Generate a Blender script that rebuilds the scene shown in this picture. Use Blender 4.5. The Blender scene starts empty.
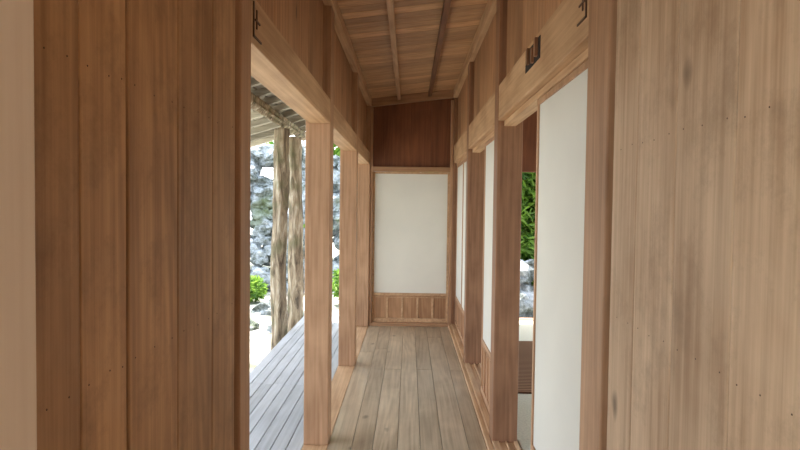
import bpy, math, random
from mathutils import Vector, Matrix, noise
random.seed(7)
scene = bpy.context.scene
EYE = 1.37

def lin(c):
    out = []
    for v in c:
        v /= 255.0
        out.append(v/12.92 if v <= .04045 else ((v+.055)/1.055)**2.4)
    return (*out, 1.0)

# ---------------------------------------------------------------- materials
def newmat(name):
    m = bpy.data.materials.new(name); m.use_nodes = True
    nt = m.node_tree
    return m, nt, nt.nodes['Principled BSDF'], nt.nodes, nt.links

def ramp(nodes, stops):
    r = nodes.new('ShaderNodeValToRGB')
    e = r.color_ramp.elements
    while len(e) < len(stops): e.new(.5)
    for i, (p, c) in enumerate(stops):
        e[i].position = p; e[i].color = c
    return r

def wood(name, light, dark, axis='Z', rough=.55, var=.25, knots=True, grain=1.0, spec=.35, coat=0.0, contrast=1.0, stain=0.0, rings=.07):
    m, nt, b, N, L = newmat(name)
    tc = N.new('ShaderNodeTexCoord'); geo = N.new('ShaderNodeNewGeometry')
    mul = N.new('ShaderNodeMath'); mul.operation = 'MULTIPLY'; mul.inputs[1].default_value = 37.0
    L.new(geo.outputs['Random Per Island'], mul.inputs[0])
    add = N.new('ShaderNodeVectorMath'); add.operation = 'ADD'
    L.new(tc.outputs['Object'], add.inputs[0]); L.new(mul.outputs[0], add.inputs[1])
    def mapped(cross, along):
        mp = N.new('ShaderNodeMapping')
        s = [cross]*3; s['XYZ'.index(axis)] = along
        mp.inputs['Scale'].default_value = s
        L.new(add.outputs[0], mp.inputs['Vector']); return mp
    def noise_n(mp, scale, detail, rough_, dist=0):
        n = N.new('ShaderNodeTexNoise'); n.inputs['Scale'].default_value = scale
        n.inputs['Detail'].default_value = detail; n.inputs['Roughness'].default_value = rough_
        n.inputs['Distortion'].default_value = dist
        L.new(mp.outputs[0], n.inputs['Vector']); return n
    n1 = noise_n(mapped(5*grain, .45*grain), 1.0, 1.5, .4, .2)
    bands = N.new('ShaderNodeMath'); bands.operation = 'MULTIPLY'; bands.inputs[1].default_value = 70
    L.new(n1.outputs[0], bands.inputs[0])
    sn = N.new('ShaderNodeMath'); sn.operation = 'SINE'; L.new(bands.outputs[0], sn.inputs[0])
    mr = N.new('ShaderNodeMapRange'); mr.inputs[1].default_value = -1; mr.inputs[2].default_value = 1
    L.new(sn.outputs[0], mr.inputs[0])
    n2 = noise_n(mapped(60*grain, 1.3*grain), 1.0, 4, .65)
    n3 = noise_n(mapped(3.5, 1.8), 1.0, 5, .6, .4)
    def wsum(a, wa, c, wc):
        x = N.new('ShaderNodeMath'); x.operation = 'MULTIPLY'; x.inputs[1].default_value = wa; L.new(a, x.inputs[0])
        y = N.new('ShaderNodeMath'); y.operation = 'MULTIPLY_ADD'; y.inputs[1].default_value = wc
        L.new(c, y.inputs[0]); L.new(x.outputs[0], y.inputs[2]); return y.outputs[0]
    s = wsum(mr.outputs[0], rings, n2.outputs[0], .45)
    s = wsum(s, 1.0, n3.outputs[0], .47)
    rp = ramp(N, [(.5-.2/contrast, dark), (.5+.16/contrast, light)])
    L.new(s, rp.inputs[0])
    hsv = N.new('ShaderNodeHueSaturation')
    L.new(rp.outputs[0], hsv.inputs['Color'])
    mv = N.new('ShaderNodeMapRange'); mv.inputs[3].default_value = 1-var; mv.inputs[4].default_value = 1+var*.5
    L.new(geo.outputs['Random Per Island'], mv.inputs[0]); L.new(mv.outputs[0], hsv.inputs['Value'])
    out = hsv.outputs[0]
    if stain:
        ns = N.new('ShaderNodeTexNoise'); ns.inputs['Scale'].default_value = 6; ns.inputs['Detail'].default_value = 7
        ns.inputs['Roughness'].default_value = .75
        L.new(add.outputs[0], ns.inputs['Vector'])
        sr = ramp(N, [(.5, (0, 0, 0, 1)), (.68, (1, 1, 1, 1))]); L.new(ns.outputs[0], sr.inputs[0])
        f = N.new('ShaderNodeMath'); f.operation = 'MULTIPLY'; f.inputs[1].default_value = stain; L.new(sr.outputs[0], f.inputs[0])
        mx = N.new('ShaderNodeMix'); mx.data_type = 'RGBA'
        L.new(f.outputs[0], mx.inputs[0]); L.new(out, mx.inputs[6]); mx.inputs[7].default_value = tuple(c*.55 for c in dark[:3])+(1,)
        out = mx.outputs[2]
    if knots:
        mp = mapped(5.0, 2.8)
        v = N.new('ShaderNodeTexVoronoi'); v.inputs['Scale'].default_value = 1.0
        wn = noise_n(mapped(8, 6), 1.0, 2, .5)
        dd = N.new('ShaderNodeVectorMath'); dd.operation = 'SCALE'; dd.inputs['Scale'].default_value = .22
        L.new(wn.outputs[1], dd.inputs[0])
        ad = N.new('ShaderNodeVectorMath'); ad.operation = 'ADD'
        L.new(mp.outputs[0], ad.inputs[0]); L.new(dd.outputs[0], ad.inputs[1])
        L.new(ad.outputs[0], v.inputs['Vector'])
        kr = ramp(N, [(.04, (1, 1, 1, 1)), (.12, (0, 0, 0, 1))])
        L.new(v.outputs['Distance'], kr.inputs[0])
        mx = N.new('ShaderNodeMix'); mx.data_type = 'RGBA'
        f = N.new('ShaderNodeMath'); f.operation = 'MULTIPLY'; f.inputs[1].default_value = .85
        L.new(kr.outputs[0], f.inputs[0]); L.new(f.outputs[0], mx.inputs[0])
        L.new(out, mx.inputs[6]); mx.inputs[7].default_value = tuple(c*.4 for c in dark[:3])+(1,)
        out = mx.outputs[2]
    L.new(out, b.inputs['Base Color'])
    b.inputs['Roughness'].default_value = rough
    b.inputs['Specular IOR Level'].default_value = spec
    b.inputs['Coat Weight'].default_value = coat
    b.inputs['Coat Roughness'].default_value = .3
    bp = N.new('ShaderNodeBump'); bp.inputs['Strength'].default_value = .15; bp.inputs['Distance'].default_value = .004
    L.new(s, bp.inputs['Height']); L.new(bp.outputs[0], b.inputs['Normal'])
    return m

def plain(name, col, rough=.6, metal=0, nscale=20, amount=.15, transl=0.0):
    m, nt, b, N, L = newmat(name)
    tc = N.new('ShaderNodeTexCoord'); n = N.new('ShaderNodeTexNoise'); n.inputs['Scale'].default_value = nscale
    n.inputs['Detail'].default_value = 4
    L.new(tc.outputs['Object'], n.inputs['Vector'])
    c0 = tuple(c*(1-amount) for c in col[:3])+(1,); c1 = tuple(min(1, c*(1+amount)) for c in col[:3])+(1,)
    r = ramp(N, [(.3, c0), (.7, c1)]); L.new(n.outputs[0], r.inputs[0]); L.new(r.outputs[0], b.inputs['Base Color'])
    b.inputs['Roughness'].default_value = rough; b.inputs['Metallic'].default_value = metal
    if transl:
        t = N.new('ShaderNodeBsdfTranslucent'); L.new(r.outputs[0], t.inputs['Color'])
        mx = N.new('ShaderNodeMixShader'); mx.inputs[0].default_value = transl
        L.new(b.outputs[0], mx.inputs[1]); L.new(t.outputs[0], mx.inputs[2])
        L.new(mx.outputs[0], N['Material Output'].inputs['Surface'])
    return m

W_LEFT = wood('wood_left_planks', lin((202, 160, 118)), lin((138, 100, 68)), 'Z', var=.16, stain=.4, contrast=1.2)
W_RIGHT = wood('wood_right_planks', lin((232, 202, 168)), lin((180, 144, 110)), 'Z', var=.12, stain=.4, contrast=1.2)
W_JAMB = wood('wood_jamb', lin((246, 234, 222)), lin((228, 212, 198)), 'Z', var=.05, knots=False)
W_POST = wood('wood_post', lin((202, 160, 124)), lin((150, 110, 78)), 'Z', var=.12, knots=False, contrast=1.1)
W_POSTR = wood('wood_post_shaded', lin((164, 120, 88)), lin((112, 76, 52)), 'Z', var=.12, knots=False, contrast=1.1)  # darker copy of the post wood: shade on the right posts, put into the colour
W_BEAM = wood('wood_beam', lin((216, 178, 138)), lin((166, 126, 90)), 'Y', var=.1, knots=False, contrast=1.1)
W_UP = wood('wood_upper_planks', lin((198, 152, 112)), lin((142, 100, 68)), 'Z', var=.25, contrast=1.1)
W_X = wood('wood_cross', lin((196, 154, 116)), lin((144, 104, 72)), 'X', var=.15, knots=False)
W_CEIL = wood('wood_ceiling', lin((218, 174, 130)), lin((164, 122, 84)), 'X', var=.28, knots=False, contrast=1.2)
W_DARK = wood('wood_dark_panel', lin((138, 86, 54)), lin((94, 54, 34)), 'Z', var=.1, knots=False)
W_DARKZ = wood('wood_dark_trim', lin((140, 96, 66)), lin((94, 62, 42)), 'Y', var=.1, knots=False)
W_FLOOR = wood('wood_floor', lin((198, 178, 150)), lin((138, 118, 92)), 'Y', rough=.38, var=.2, spec=.5, coat=.25, contrast=1.15)
W_DECK = wood('wood_deck', lin((196, 200, 204)), lin((156, 158, 162)), 'Y', rough=.5, var=.12, knots=False)
W_GREY = wood('wood_weathered', lin((206, 200, 186)), lin((138, 130, 114)), 'X', var=.3, knots=False)
PAPER = plain('washi_paper', lin((230, 226, 216)), .85, nscale=3, amount=.025, transl=.25)
METAL = plain('aged_iron', lin((92, 66, 48)), .5, .3)
BLACK = plain('mortise_dark', lin((38, 24, 16)), .8)
TATAMI = plain('tatami_rush', lin((200, 198, 178)), .6, nscale=80)
ROOFM = plain('roof_thatch', lin((120, 105, 85)), .95, nscale=12, amount=.3)

def gravelmat():
    m, nt, b, N, L = newmat('coral_sand')
    tc = N.new('ShaderNodeTexCoord'); n = N.new('ShaderNodeTexNoise'); n.inputs['Scale'].default_value = 2.5
    n.inputs['Detail'].default_value = 9; n.inputs['Roughness'].default_value = .75
    L.new(tc.outputs['Object'], n.inputs['Vector'])
    r = ramp(N, [(.40, lin((92, 96, 74))), (.5, lin((150, 148, 136))), (.62, lin((188, 184, 174)))])
    L.new(n.outputs[0], r.inputs[0]); L.new(r.outputs[0], b.inputs['Base Color']); b.inputs['Roughness'].default_value = .95
    return m
GRAVEL = gravelmat()

def logmat():
    m, nt, b, N, L = newmat('bark_log')
    tc = N.new('ShaderNodeTexCoord')
    mp = N.new('ShaderNodeMapping'); mp.inputs['Scale'].default_value = (16, 16, 2.6); L.new(tc.outputs['Object'], mp.inputs[0])
    n = N.new('ShaderNodeTexNoise'); n.inputs['Detail'].default_value = 7; n.inputs['Scale'].default_value = 1; n.inputs['Distortion'].default_value = .9
    n.inputs['Roughness'].default_value = .65
    L.new(mp.outputs[0], n.inputs['Vector'])
    r = ramp(N, [(.34, lin((78, 68, 56))), (.44, lin((134, 118, 98))), (.55, lin((176, 160, 136))), (.68, lin((216, 208, 192)))])
    L.new(n.outputs[0], r.inputs[0])
    n2 = N.new('ShaderNodeTexNoise'); n2.inputs['Scale'].default_value = 5; n2.inputs['Detail'].default_value = 5
    L.new(tc.outputs['Object'], n2.inputs['Vector'])
    r2 = ramp(N, [(.5, (0, 0, 0, 1)), (.64, (.55, .55, .55, 1))]); L.new(n2.outputs[0], r2.inputs[0])
    mx = N.new('ShaderNodeMix'); mx.data_type = 'RGBA'; L.new(r2.outputs[0], mx.inputs[0]); L.new(r.outputs[0], mx.inputs[6])
    mx.inputs[7].default_value = lin((108, 110, 76)); L.new(mx.outputs[2], b.inputs['Base Color'])
    b.inputs['Roughness'].default_value = .9
    bp = N.new('ShaderNodeBump'); bp.inputs['Strength'].default_value = 1; bp.inputs['Distance'].default_value = .03
    L.new(n.outputs[0], bp.inputs['Height']); L.new(bp.outputs[0], b.inputs['Normal'])
    return m
W_LOG = logmat()

def rush():
    m, nt, b, N, L = newmat('straw_mat_weave')
    tc = N.new('ShaderNodeTexCoord'); w = N.new('ShaderNodeTexWave'); w.bands_direction = 'Y'
    w.inputs['Scale'].default_value = 8; w.inputs['Distortion'].default_value = .4
    L.new(tc.outputs['Object'], w.inputs['Vector'])
    r = ramp(N, [(.2, lin((82, 58, 42))), (.8, lin((146, 112, 84)))])
    L.new(w.outputs[0], r.inputs[0]); L.new(r.outputs[0], b.inputs['Base Color']); b.inputs['Roughness'].default_value = .95
    b.inputs['Specular IOR Level'].default_value = .1
    return m
RUSH = rush()

def rockmat():
    m, nt, b, N, L = newmat('limestone')
    tc = N.new('ShaderNodeTexCoord'); n = N.new('ShaderNodeTexNoise'); n.inputs['Scale'].default_value = 3.2
    n.inputs['Detail'].default_value = 8; n.inputs['Roughness'].default_value = .78
    L.new(tc.outputs['Object'], n.inputs['Vector'])
    r = ramp(N, [(.38, lin((62, 68, 60))), (.46, lin((116, 122, 118))), (.55, lin((168, 174, 178))), (.66, lin((206, 208, 210)))])
    L.new(n.outputs[0], r.inputs[0])
    n2 = N.new('ShaderNodeTexNoise'); n2.inputs['Scale'].default_value = .9; n2.inputs['Detail'].default_value = 6
    L.new(tc.outputs['Object'], n2.inputs['Vector'])
    r2 = ramp(N, [(.58, (0, 0, 0, 1)), (.68, (.6, .6, .6, 1))]); L.new(n2.outputs[0], r2.inputs[0])
    mx = N.new('ShaderNodeMix'); mx.data_type = 'RGBA'; L.new(r2.outputs[0], mx.inputs[0]); L.new(r.outputs[0], mx.inputs[6])
    mx.inputs[7].default_value = lin((104, 116, 72)); L.new(mx.outputs[2], b.inputs['Base Color'])
    b.inputs['Roughness'].default_value = .95
    bp = N.new('ShaderNodeBump'); bp.inputs['Strength'].default_value = 1; bp.inputs['Distance'].default_value = .1
    L.new(n.outputs[0], bp.inputs['Height']); L.new(bp.outputs[0], b.inputs['Normal'])
    return m
ROCK = rockmat()

def leafmat(name, a, c):
    m, nt, b, N, L = newmat(name)
    g = N.new('ShaderNodeNewGeometry'); r = ramp(N, [(0, a), (1, c)])
    L.new(g.outputs['Random Per Island'], r.inputs[0]); L.new(r.outputs[0], b.inputs['Base Color'])
    b.inputs['Roughness'].default_value = .5
    t = N.new('ShaderNodeBsdfTranslucent'); L.new(r.outputs[0], t.inputs['Color'])
    mx = N.new('ShaderNodeMixShader'); mx.inputs[0].default_value = .5
    L.new(b.outputs[0], mx.inputs[1]); L.new(t.outputs[0], mx.inputs[2]); L.new(mx.outputs[0], N['Material Output'].inputs['Surface'])
    return m
LEAF = leafmat('leaves', lin((60, 104, 32)), lin((150, 184, 74)))

# ---------------------------------------------------------------- geometry helpers
def obj_from(name, verts, faces, mats, midx=None, bevel=0, parent=None, smooth=False):
    xs = [v[0] for v in verts]; ys = [v[1] for v in verts]; zs = [v[2] for v in verts]
    c = Vector(((min(xs)+max(xs))/2, (min(ys)+max(ys))/2, (min(zs)+max(zs))/2))
    me = bpy.data.meshes.new(name)
    me.from_pydata([(v[0]-c.x, v[1]-c.y, v[2]-c.z) for v in verts], [], faces)
    if not isinstance(mats, (list, tuple)): mats = [mats]
    for m in mats: me.materials.append(m)
    if midx:
        for p, i in zip(me.polygons, midx): p.material_index = i
    if smooth:
        for p in me.polygons: p.use_smooth = True
    me.update()
    o = bpy.data.objects.new(name, me); scene.collection.objects.link(o)
    o.location = c
    if parent:
        o.parent = parent; o.location = c - parent.location
    if bevel:
        b = o.modifiers.new('bevel', 'BEVEL'); b.width = bevel; b.segments = 2; b.limit_method = 'ANGLE'
    return o

def boxes(name, bl, mats, bevel=.003, parent=None):
    V, F, MI = [], [], []
    for b in bl:
        x0, x1, y0, y1, z0, z1 = b[:6]; mi = b[6] if len(b) > 6 else 0
        k = len(V)
        V += [(x0, y0, z0), (x1, y0, z0), (x1, y1, z0), (x0, y1, z0), (x0, y0, z1), (x1, y0, z1), (x1, y1, z1), (x0, y1, z1)]
        for f in ((0, 3, 2, 1), (4, 5, 6, 7), (0, 1, 5, 4), (1, 2, 6, 5), (2, 3, 7, 6), (3, 0, 4, 7)):
            F.append(tuple(k+i for i in f)); MI.append(mi)
    return obj_from(name, V, F, mats, MI, bevel, parent)

def empty(name, loc):
    e = bpy.data.objects.new(name, None); e.location = loc; e.empty_display_size = .1
    scene.collection.objects.link(e); return e

def slab(name, pts_xz, y0, y1, mat, **k):
    n = len(pts_xz)
    V = [(x, y0, z) for x, z in pts_xz]+[(x, y1, z) for x, z in pts_xz]
    F = [tuple(range(n)), tuple(range(2*n-1, n-1, -1))]+[(i, i+n, (i+1) % n+n, (i+1) % n) for i in range(n)]
    return V, F

def multi(name, parts, mats, bevel=0, parent=None):
    V, F = [], []
    for v, f in parts:
        k = len(V); V += v; F += [tuple(i+k for i in q) for q in f]
    return obj_from(name, V, F, mats, None, bevel, parent)

XL, XR = -.445, .487        # corridor inner faces
PW = .14
GY = [1.68, 3.36, 5.04, 6.72]
def cz(x): return 2.61+.12*x   # ceiling underside

# ---------------------------------------------------------------- floor
fb = []
x = -.445; widths = [.135, .12, .14, .13, .125, .15, .132]
i = 0
while x < XR-.03:
    w = widths[i % 7]; x1 = min(x+w, XR-.03)
    y = -2.2-random.random()*.5
    while y < 6.78:
        l = random.choice([1.9, 2.6, 3.4]); y1 = min(y+l, 6.78)
        fb.append((x+.0012, x1-.0012, max(y, -2.2)+.0008, y1-.0008, -.03, 0)); y = y1
    x = x1; i += 1
fl = boxes('floor', fb, W_FLOOR, .002)
boxes('floor_light_block', [(-.46, 3.45, -2.25, 7.2, -.10, -.0605)], W_DARK, 0, fl)  # unseen sheet added to stop light leaking up through the board gaps
boxes('floor_sill', [(-.585, XL-.001, -2.2, 6.85, -.06, .0)], W_BEAM, .003)
db = []
x = -1.30
while x < -.60:
    x1 = min(x+.088, -.59)
    for (a, b) in ((-2.2, 1.3), (1.3, 4.6), (4.6, 7.6)):
        db.append((x, x1-.005, a+.002, b-.002, -.06, -.03))
    x += .088
for y in range(-2, 8):
    db.append((-1.26, -.6, y+.1, y+.2, -.14, -.0605))
boxes('veranda_deck', db, W_DECK, .002)

# ---------------------------------------------------------------- foreground plank walls
def plankwall(name, xa, xb, ys, z0, z1, mat, gap=.0018):
    return boxes(name, [(xa, xb, a+(gap if not isinstance(gap, dict) else gap.get(a, .0018)), b-.0018, z0, z1) for a, b in zip(ys[:-1], ys[1:])], mat, .0025)
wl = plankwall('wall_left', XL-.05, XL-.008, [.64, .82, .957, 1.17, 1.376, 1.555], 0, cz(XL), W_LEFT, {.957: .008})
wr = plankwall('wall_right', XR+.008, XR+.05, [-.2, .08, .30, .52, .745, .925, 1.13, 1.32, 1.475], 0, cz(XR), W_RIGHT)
boxes('backing', [(XL-.075, XL-.053, .5, 1.575, 0, 2.5)], BLACK, parent=wl)
boxes('backing', [(XR+.053, XR+.075, -.2, 1.495, 0, 2.6)], BLACK, parent=wr)
boxes('door_jamb', [(-.55, -.398, .48, .637, 0, cz(-.47))], W_JAMB, .006)
def nail(xc, y, z, s):
    V = []; n = 8; r = .0016
    for k in range(n):
        a = k*2*math.pi/n; V.append((xc, y+r*math.cos(a), z+r*math.sin(a)))
    for k in range(n):
        a = k*2*math.pi/n; V.append((xc+s*.0008, y+r*.8*math.cos(a), z+r*.8*math.sin(a)))
    F = [tuple(range(n, 2*n))]+[(k, (k+1) % n, (k+1) % n+n, k+n) for k in range(n)]
    return V, F
pr = [nail(XL-.0082, y, z+random.uniform(-.004, .004), 1) for z in (1.11, 1.56) for y in (.68, .74, .79, .84, .90, .94, .985, 1.06, 1.14, 1.20, 1.28, 1.35, 1.41, 1.53)]
multi('nails', pr, METAL, parent=wl)
pr = [nail(XR+.0082, y, z+random.uniform(-.004, .004), -1) for z in (1.11, 1.51) for y in (.55, .63, .72, .77, .84, .90, .95, 1.03, 1.10, 1.16, 1.23, 1.29, 1.35, 1.42)]
multi('nails', pr, METAL, parent=wr)

# ---------------------------------------------------------------- posts
def post(x0, x1, y0, y1, top, mat=None):
    boxes('wooden_post', [(x0, x1, y0, y1, 0, top)], mat or W_POST, .005)
post(XL-PW, XL, 1.58, 1.68, cz(XL-.1)-.005)
for y in GY[1:]: post(XL-PW, XL, y, y+PW, cz(XL-.1)-.005)
post(XR, XR+PW, 1.50, 1.68, cz(XR)-.005)
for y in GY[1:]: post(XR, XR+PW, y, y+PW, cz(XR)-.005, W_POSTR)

# ---------------------------------------------------------------- lintels + upper walls
first = {}
for a, b in zip(GY[:-1], GY[1:]):
    a2 = a+(PW if a > 1.7 else 0)
    l1 = boxes('lintel_beam', [(XL-.12, XL-.002, a2, b, 1.82, 1.955)], W_BEAM, .003)
    l2 = boxes('lintel_beam', [(XR+.002, XR+.12, a2, b, 1.845, 2.04), (XR+.035, XR+.10, a2, b, 1.815, 1.844)], W_BEAM, .003)
    if not first: first = {'l': l1, 'r': l2}
    for side, name in ((-1, 'wall_left_upper'), (1, 'wall_right_upper')):
        n = 7; bl = []
        for k in range(n):
            ya = a2+(b-a2)*k/n; yb = a2+(b-a2)*(k+1)/n
            if side < 0: bl.append((XL-.075, XL-.045, ya+.001, yb-.001, 1.956, cz(XL-.07)-.005))
            else: bl.append((XR+.04, XR+.07, ya+.001, yb-.001, 2.041, cz(XR)-.005))
        boxes(name, bl, W_UP, .003)
boxes('trim_1', [(XL-.04, XL+.012, 1.685, 6.72, cz(XL)-.085, cz(XL)-.012)], W_BEAM)
boxes('trim_2', [(XR-.012, XR+.035, 1.685, 6.72, cz(XR)-.10, cz(XR)-.012)], W_BEAM)
for s, xc in ((1, XL-.002), (-1, XR+.002)):
    xa, xb = sorted((xc, xc+s*.004))
    z0 = 1.84 if s > 0 else 1.90
    boxes('hinge_bracket', [(xa, xb, 1.70, 1.708, z0, z0+.10), (xa, xb, 1.70, 1.79, z0, z0+.007), (xa, xb, 1.735, 1.741, z0+.03, z0+.085),
                            (xa, xb, 1.72, 1.775, z0+.05, z0+.056)], METAL, .001, first['l' if s > 0 else 'r'])
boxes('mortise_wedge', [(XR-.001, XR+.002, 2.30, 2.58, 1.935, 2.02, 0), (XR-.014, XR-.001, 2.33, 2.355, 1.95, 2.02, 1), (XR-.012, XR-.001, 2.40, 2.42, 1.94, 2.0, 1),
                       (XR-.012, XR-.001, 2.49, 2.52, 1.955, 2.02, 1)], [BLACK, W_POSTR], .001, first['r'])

# ---------------------------------------------------------------- ceiling
parts = []
yy = -2.2
while yy < 6.8:
    w = .115
    x0, x1 = -.6, .65
    p = [(x0, cz(x0)), (x1, cz(x1)), (x1, cz(x1)+.015), (x0, cz(x0)+.015)]
    parts.append(slab('', p, yy+.002, yy+w-.002, None)); yy += w
ceil = multi('ceiling', parts, W_CEIL, .003)
for xr_, m in ((-.128, W_BEAM), (.215, W_DARKZ)):
    x0, x1 = xr_-.019, xr_+.019
    multi('rafter', [slab('', [(x0, cz(x0)-.055), (x1, cz(x1)-.055), (x1, cz(x1)-.001), (x0, cz(x0)-.001)], -2.2, 6.78, None)], m, .002, ceil)

# ---------------------------------------------------------------- end wall
YE = 6.80
parts = [slab('', [(-.443, cz(-.443)-.09), (XR-.002, cz(XR)-.09), (XR-.002, cz(XR)-.003), (-.443, cz(-.443)-.003)], YE-.07, YE-.001, None)]
wb = boxes('wall_back', [(-.42+.22*k, -.42+.22*k+.2195, YE, YE+.02, 1.80, 2.60) for k in range(4)], W_DARK, .0005)
boxes('backing', [(-.62, .66, YE+.062, YE+.085, 1.76, 2.95)], W_DARK, 0, wb)  # unseen board added to stop light leaking through the end wall
multi('end_beam', parts, W_X, .003, wb)
boxes('trim_3', [(-.444, -.415, YE-.05, YE+.06, 0, 2.46, 0), (.455, XR-.001, YE-.05, YE+.06, 0, 2.55, 0), (-.414, .454, YE-.05, YE+.06, 0, .035, 1),
                 (-.414, .454, YE-.05, YE-.001, 1.745, 1.80, 1)], [W_POST, W_X], .003)

def door(xaxis, a, b, pos, z0, z1, koshi=.36, nst=4, thick=.03):
    def bx(u0, u1, t0, t1, za, zb, mi=0):
        return (u0, u1, pos+t0, pos+t1, za, zb, mi) if xaxis else (pos+t0, pos+t1, u0, u1, za, zb, mi)
    c = ((a+b)/2, pos, (z0+z1)/2) if xaxis else (pos, (a+b)/2, (z0+z1)/2)
    e = empty('sliding_door', c)
    f = .022; t = thick/2
    fr = [bx(a, a+f, -t, t, z0, z1), bx(b-f, b, -t, t, z0, z1), bx(a+f, b-f, -t, t, z0, z0+.045), bx(a+f, b-f, -t, t, z1-f, z1),
          bx(a+f, b-f, -t, t, koshi-.02, koshi+.01), bx(a+f, b-f, -t*.7, t*.7, koshi-.045, koshi-.034)]
    for k in range(1, nst+1):
        u = a+(b-a)*k/(nst+1)
        fr.append(bx(u-.012, u+.012, -t*.9, t*.9, z0+.045, koshi-.045))
    boxes('frame', fr, W_BEAM if xaxis else W_POST, .002, e)
    boxes('lower_panel', [bx(a+f, b-f, -.003, .003, z0+.045, koshi-.02)], W_UP, 0, e)
    boxes('paper', [bx(a+f, b-f, -.008, .008, koshi+.01, z1-f)], PAPER, 0, e)
    return e
door(True, -.413, .453, YE+.02, .036, 1.745, .36)
door(False, 1.70, 2.52, XR+.055, .045, 1.812)
door(False, 3.52, 4.26, XR+.055, .045, 1.812, koshi=.42)
door(False, 5.19, 5.95, XR+.055, .045, 1.812)
door(False, 5.95, 6.71, XR+.055, .045, 1.812)
for a, b in zip(GY[:-1], GY[1:]):
    a2 = a+(PW if a > 1.7 else 0)
    boxes('door_sill', [(XR-.001, XR+.036, a2, b, 0, .045), (XR+.036, XR+.074, a2, b, 0, .036), (XR+.074, XR+.082, a2, b, 0, .045), (XR+.082, XR+.12, a2, b, 0, .036), (XR+.12, XR+.14, a2, b, 0, .045)], W_BEAM, .002)
boxes('baseboard_right', [(XR-.03, XR-.002, -.2, 6.73, 0, .03)], W_BEAM, .003)
boxes('rear_light_block', [(-.585+.18*k, -.585+.18*k+.178, -2.26, -2.22, 0, 2.5) for k in range(7)], W_RIGHT, .002)  # unseen wall added behind the camera to cut the light from there

# ---------------------------------------------------------------- side room
RX0, RX1, RY0, RY1 = XR+.15, 3.4, -2.0, 7.1
boxes('tatami_mat', [(RX0+.01+c*.92, RX0+.01+c*.92+.915, RY0+r*1.82, min(RY0+r*1.82+1.815, RY1), -.03, .02) for c in range(3) for r in range(5)], TATAMI, .002)
boxes('straw_mat', [(.70, 2.1, 4.3, 5.95, .0205, .034)], RUSH, .001)
boxes('ceiling_room', [(RX0+.5*k, RX0+.5*k+.498, RY0, RY1+.2, 2.75, 2.77) for k in range(6)], W_DARKZ, .001)
boxes('wall_room_end', [(.64, 3.5, RY1, RY1+.1, 1.78, 2.74, 0), (.60, .72, RY1, RY1+.12, 0, 1.78, 1), (2.2, 2.34, RY1, RY1+.12, -.03, 1.78, 1), (.64, 3.5, RY1, RY1+.12, -.06, .03, 1)], [W_DARK, W_POST], .003)
boxes('wall_room_front', [(.66+.2*k, .66+.2*k+.198, RY0-.06, RY0-.02, -.03, 2.74) for k in range(14)], W_UP, .002)
boxes('wall_room_right', [(3.4, 3.5, RY0, RY1-.01, 1.85, 2.74)]+[(3.4, 3.52, y, y+.14, 0, 1.85) for y in (-2, .3, 2.6, 4.9, 6.9)], W_UP, .003)

# ---------------------------------------------------------------- roof
def rz(x): return 2.60+(x+.6)*.30
parts = [slab('', [(-2.25, rz(-2.25)+.05), (-.45, rz(-.45)+.12), (3.9, 3.3), (3.9, 3.4), (-.45, 3.0), (-2.25, rz(-2.25)+.18)], -2.6, 8.2, None)]
roof = multi('roof', parts, ROOFM)
parts = []
y = -2.5
while y < 8.1:
    parts.append(slab('', [(-2.22, rz(-2.22)-.02), (-.60, rz(-.6)-.02), (-.60, rz(-.6)+.045), (-2.22, rz(-2.22)+.045)], y, y+.055, None)); y += .42
for k in range(14):
    x0 = -2.2+k*.115
    parts.append(slab('', [(x0, rz(x0)+.046), (x0+.10, rz(x0+.1)+.046), (x0+.10, rz(x0+.1)+.06), (x0, rz(x0)+.06)], -2.5, 8.1, None))
multi('eave_rafters', parts, W_GREY, .002, roof)

def log(name, x, y, z0, z1, r, horiz=False, seed=0, parent=None):
    V, F = [], []; n = 32; m = 90
    for j in range(m+1):
        t = j/m
        for k in range(n):
            a = 2*math.pi*k/n
            tw = a+t*.8+.3*math.sin(t*3+seed)
            rr = r*(1.04-.14*t)+.018*noise.noise(Vector((math.cos(a)*1.3+seed, math.sin(a)*1.3, t*6+seed)))+.006*math.sin(tw*6+seed)+.009*noise.noise(Vector((math.cos(a)*4+seed, math.sin(a)*4, t*26)))
            bend = .014*math.sin(t*5+seed)+.004*math.sin(t*13+seed*2)
            if horiz: V.append((x+rr*math.cos(a), y[0]+(y[1]-y[0])*t, z0+rr*math.sin(a)+bend*.4))
            else: V.append((x+rr*math.cos(a)+bend, y+rr*math.sin(a), z0+(z1-z0)*t))
    for j in range(m):
        for k in range(n):
            a = j*n+k; b = j*n+(k+1) % n; F.append((a, b, b+n, a+n))
    F.append(tuple(range(n-1, -1, -1))); F.append(tuple(range(m*n, m*n+n)))
    return obj_from(name, V, F, W_LOG, smooth=True, parent=parent)
for k, (y, r) in enumerate(((-.5, .088), (2.0, .085), (4.2, .088), (6.65, .088), (7.5, .092))):
    log('log_post', -1.43, y, -.42, 2.20, r, seed=k*3.1)
log('eave_beam', -1.43, (-2.5, 8.1), 2.28, 0, .06, True, 5, parent=roof)

# ---------------------------------------------------------------- garden
def terrain():
    V, F = [], []; nx, ny = 90, 90
    for j in range(ny+1):
        for i in range(nx+1):
            x = -30+60*i/nx; y = -15+60*j/ny
            V.append((x, y, -.46+.05*noise.noise(Vector((x*.6, y*.6, 0)))))
    for j in range(ny):
        for i in range(nx):
            a = j*(nx+1)+i; F.append((a, a+1, a+nx+2, a+nx+1))
    return obj_from('garden_ground', V, F, GRAVEL, smooth=True)
terrain()

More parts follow.
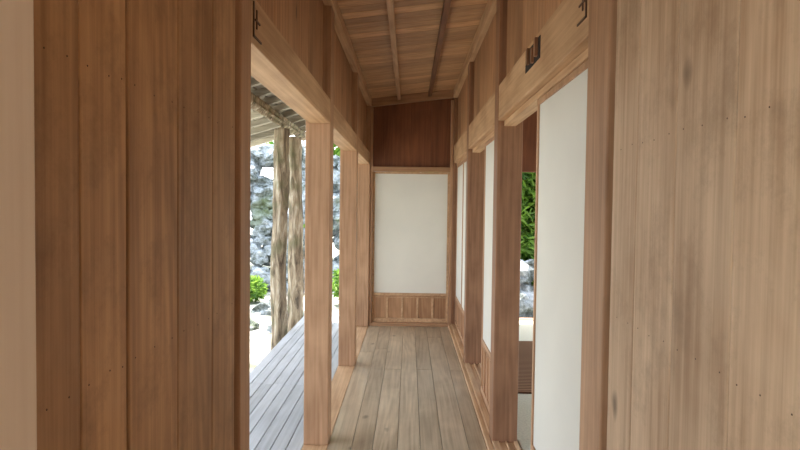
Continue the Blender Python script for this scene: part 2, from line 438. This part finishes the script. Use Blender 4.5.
import bmesh
bm = bmesh.new(); bmesh.ops.create_icosphere(bm, subdivisions=3, radius=1)
IV = [v.co.copy() for v in bm.verts]; IF = [tuple(v.index for v in f.verts) for f in bm.faces]; bm.free()
def rocks(name, items):
    V, F = [], []
    for (cx, cy, cz_, r) in items:
        k = len(V); s = random.random()*100
        sc = (random.uniform(.8, 1.3), random.uniform(.8, 1.2), random.uniform(.6, .95))
        for v in IV:
            d = 1+.45*noise.noise(v*1.6+Vector((s, 0, 0)))+.2*noise.noise(v*4+Vector((0, s, 0)))
            V.append((cx+v.x*r*sc[0]*d, cy+v.y*r*sc[1]*d, cz_+v.z*r*sc[2]*d))
        F += [tuple(i+k for i in f) for f in IF]
    return obj_from(name, V, F, ROCK)
items = []
for k in range(420):
    x = random.uniform(-9, -.6); h = random.random()
    items.append((x, 12.5+1.0*h+random.uniform(-.2, .2)+.15*abs(x+4), -.5+h*3.1, random.uniform(.15, .36)))
rocks('limestone_wall', items)
items = []
for k in range(90):
    x = random.uniform(-.3, 7); h = random.random()
    items.append((x, 9.2+.5*h, -.5+h*.95, random.uniform(.14, .3)))
rocks('limestone_wall', items)
items = []
for k in range(60):
    y = random.uniform(-3, 11.5); h = random.random()
    items.append((-6.6-.8*h, y, -.5+h*1.8, random.uniform(.3, .6)))
rocks('limestone_wall', items)
rocks('garden_rock', [(-2.7, 9.0, -.42, .26), (-3.1, 9.5, -.4, .34), (-2.3, 9.9, -.44, .2), (-1.75, 9.4, -.44, .22), (-2.35, 8.6, -.45, .16), (-1.9, 8.5, -.45, .15), (-2.9, 8.3, -.45, .2), (-1.5, 10.0, -.44, .2)])

def foliage(name, blobs, n, size=.1, mat=LEAF, narrow=.35):
    V, F = [], []
    for _ in range(n):
        cx, cy, cz_, r, rz_ = random.choice(blobs)
        d = Vector((random.gauss(0, 1), random.gauss(0, 1), random.gauss(0, 1))).normalized()*(random.random()**.4)
        p = Vector((cx+d.x*r, cy+d.y*r, cz_+d.z*rz_))
        a = Vector((random.gauss(0, 1), random.gauss(0, 1), random.gauss(-.2, .7))).normalized()
        b = a.cross(Vector((random.gauss(0, 1), random.gauss(0, 1), random.gauss(0, 1)))).normalized()
        s = size*random.uniform(.6, 1.4); nrm = a.cross(b)
        k = len(V)
        V += [tuple(p-a*s), tuple(p+b*s*narrow+nrm*s*.1), tuple(p+a*s-nrm*s*.2), tuple(p-b*s*narrow+nrm*s*.1)]
        F.append((k, k+1, k+2)); F.append((k, k+2, k+3))
    return obj_from(name, V, F, mat)
foliage('garden_shrub', [(x, 10.9+random.uniform(-.2, .2), z, .6, .7) for x in (.9, 1.35, 1.8, 2.25, 2.7, 3.2, 3.9, 4.5) for z in (.4, 1.2, 2.0)], 17000, .13, narrow=.24)
foliage('garden_shrub', [(-2.9, 10.9, -.2, .3, .25)], 700, .06)
foliage('garden_shrub', [(-1.15, 10.8, -.1, .25, .35)], 600, .06)
foliage('background_trees', [(random.uniform(-14, 12), random.uniform(16, 20), random.uniform(1.5, 6.5), 1.8, 1.5) for _ in range(40)], 22000, .22)

# ---------------------------------------------------------------- light
w = bpy.data.worlds.new('World'); scene.world = w; w.use_nodes = True
nt = w.node_tree; bg = nt.nodes['Background']
sky = nt.nodes.new('ShaderNodeTexSky'); sky.sky_type = 'NISHITA'; sky.sun_disc = False
sky.sun_elevation = math.radians(60); sky.sun_rotation = math.radians(-30); sky.air_density = 1.0; sky.dust_density = 4
mx = nt.nodes.new('ShaderNodeMix'); mx.data_type = 'RGBA'; mx.inputs[0].default_value = .6
nt.links.new(sky.outputs[0], mx.inputs[6]); mx.inputs[7].default_value = (5.3, 5.9, 6.5, 1)
nt.links.new(mx.outputs[2], bg.inputs['Color']); bg.inputs['Strength'].default_value = .55
sun = bpy.data.lights.new('sun', 'SUN'); sun.energy = 11; sun.angle = math.radians(1); sun.color = (1, .95, .88)
so = bpy.data.objects.new('sun', sun); scene.collection.objects.link(so)
d = Vector((.30, -.55, -1.2)).normalized()   # travel direction
so.rotation_euler = d.to_track_quat('-Z', 'Y').to_euler()

# ---------------------------------------------------------------- camera
cam = bpy.data.cameras.new('camera'); cam.sensor_width = 36; cam.lens = 27; cam.clip_start = .02
co = bpy.data.objects.new('camera', cam); scene.collection.objects.link(co)
co.location = (0, 0, EYE)
R = Matrix.Rotation(math.radians(.86), 4, 'Z') @ Matrix.Rotation(math.radians(90-1.9), 4, 'X') @ Matrix.Rotation(math.radians(.7), 4, 'Z')
co.rotation_euler = R.to_euler()
scene.camera = co
scene.view_settings.view_transform = 'Standard'
scene.view_settings.exposure = 0.65
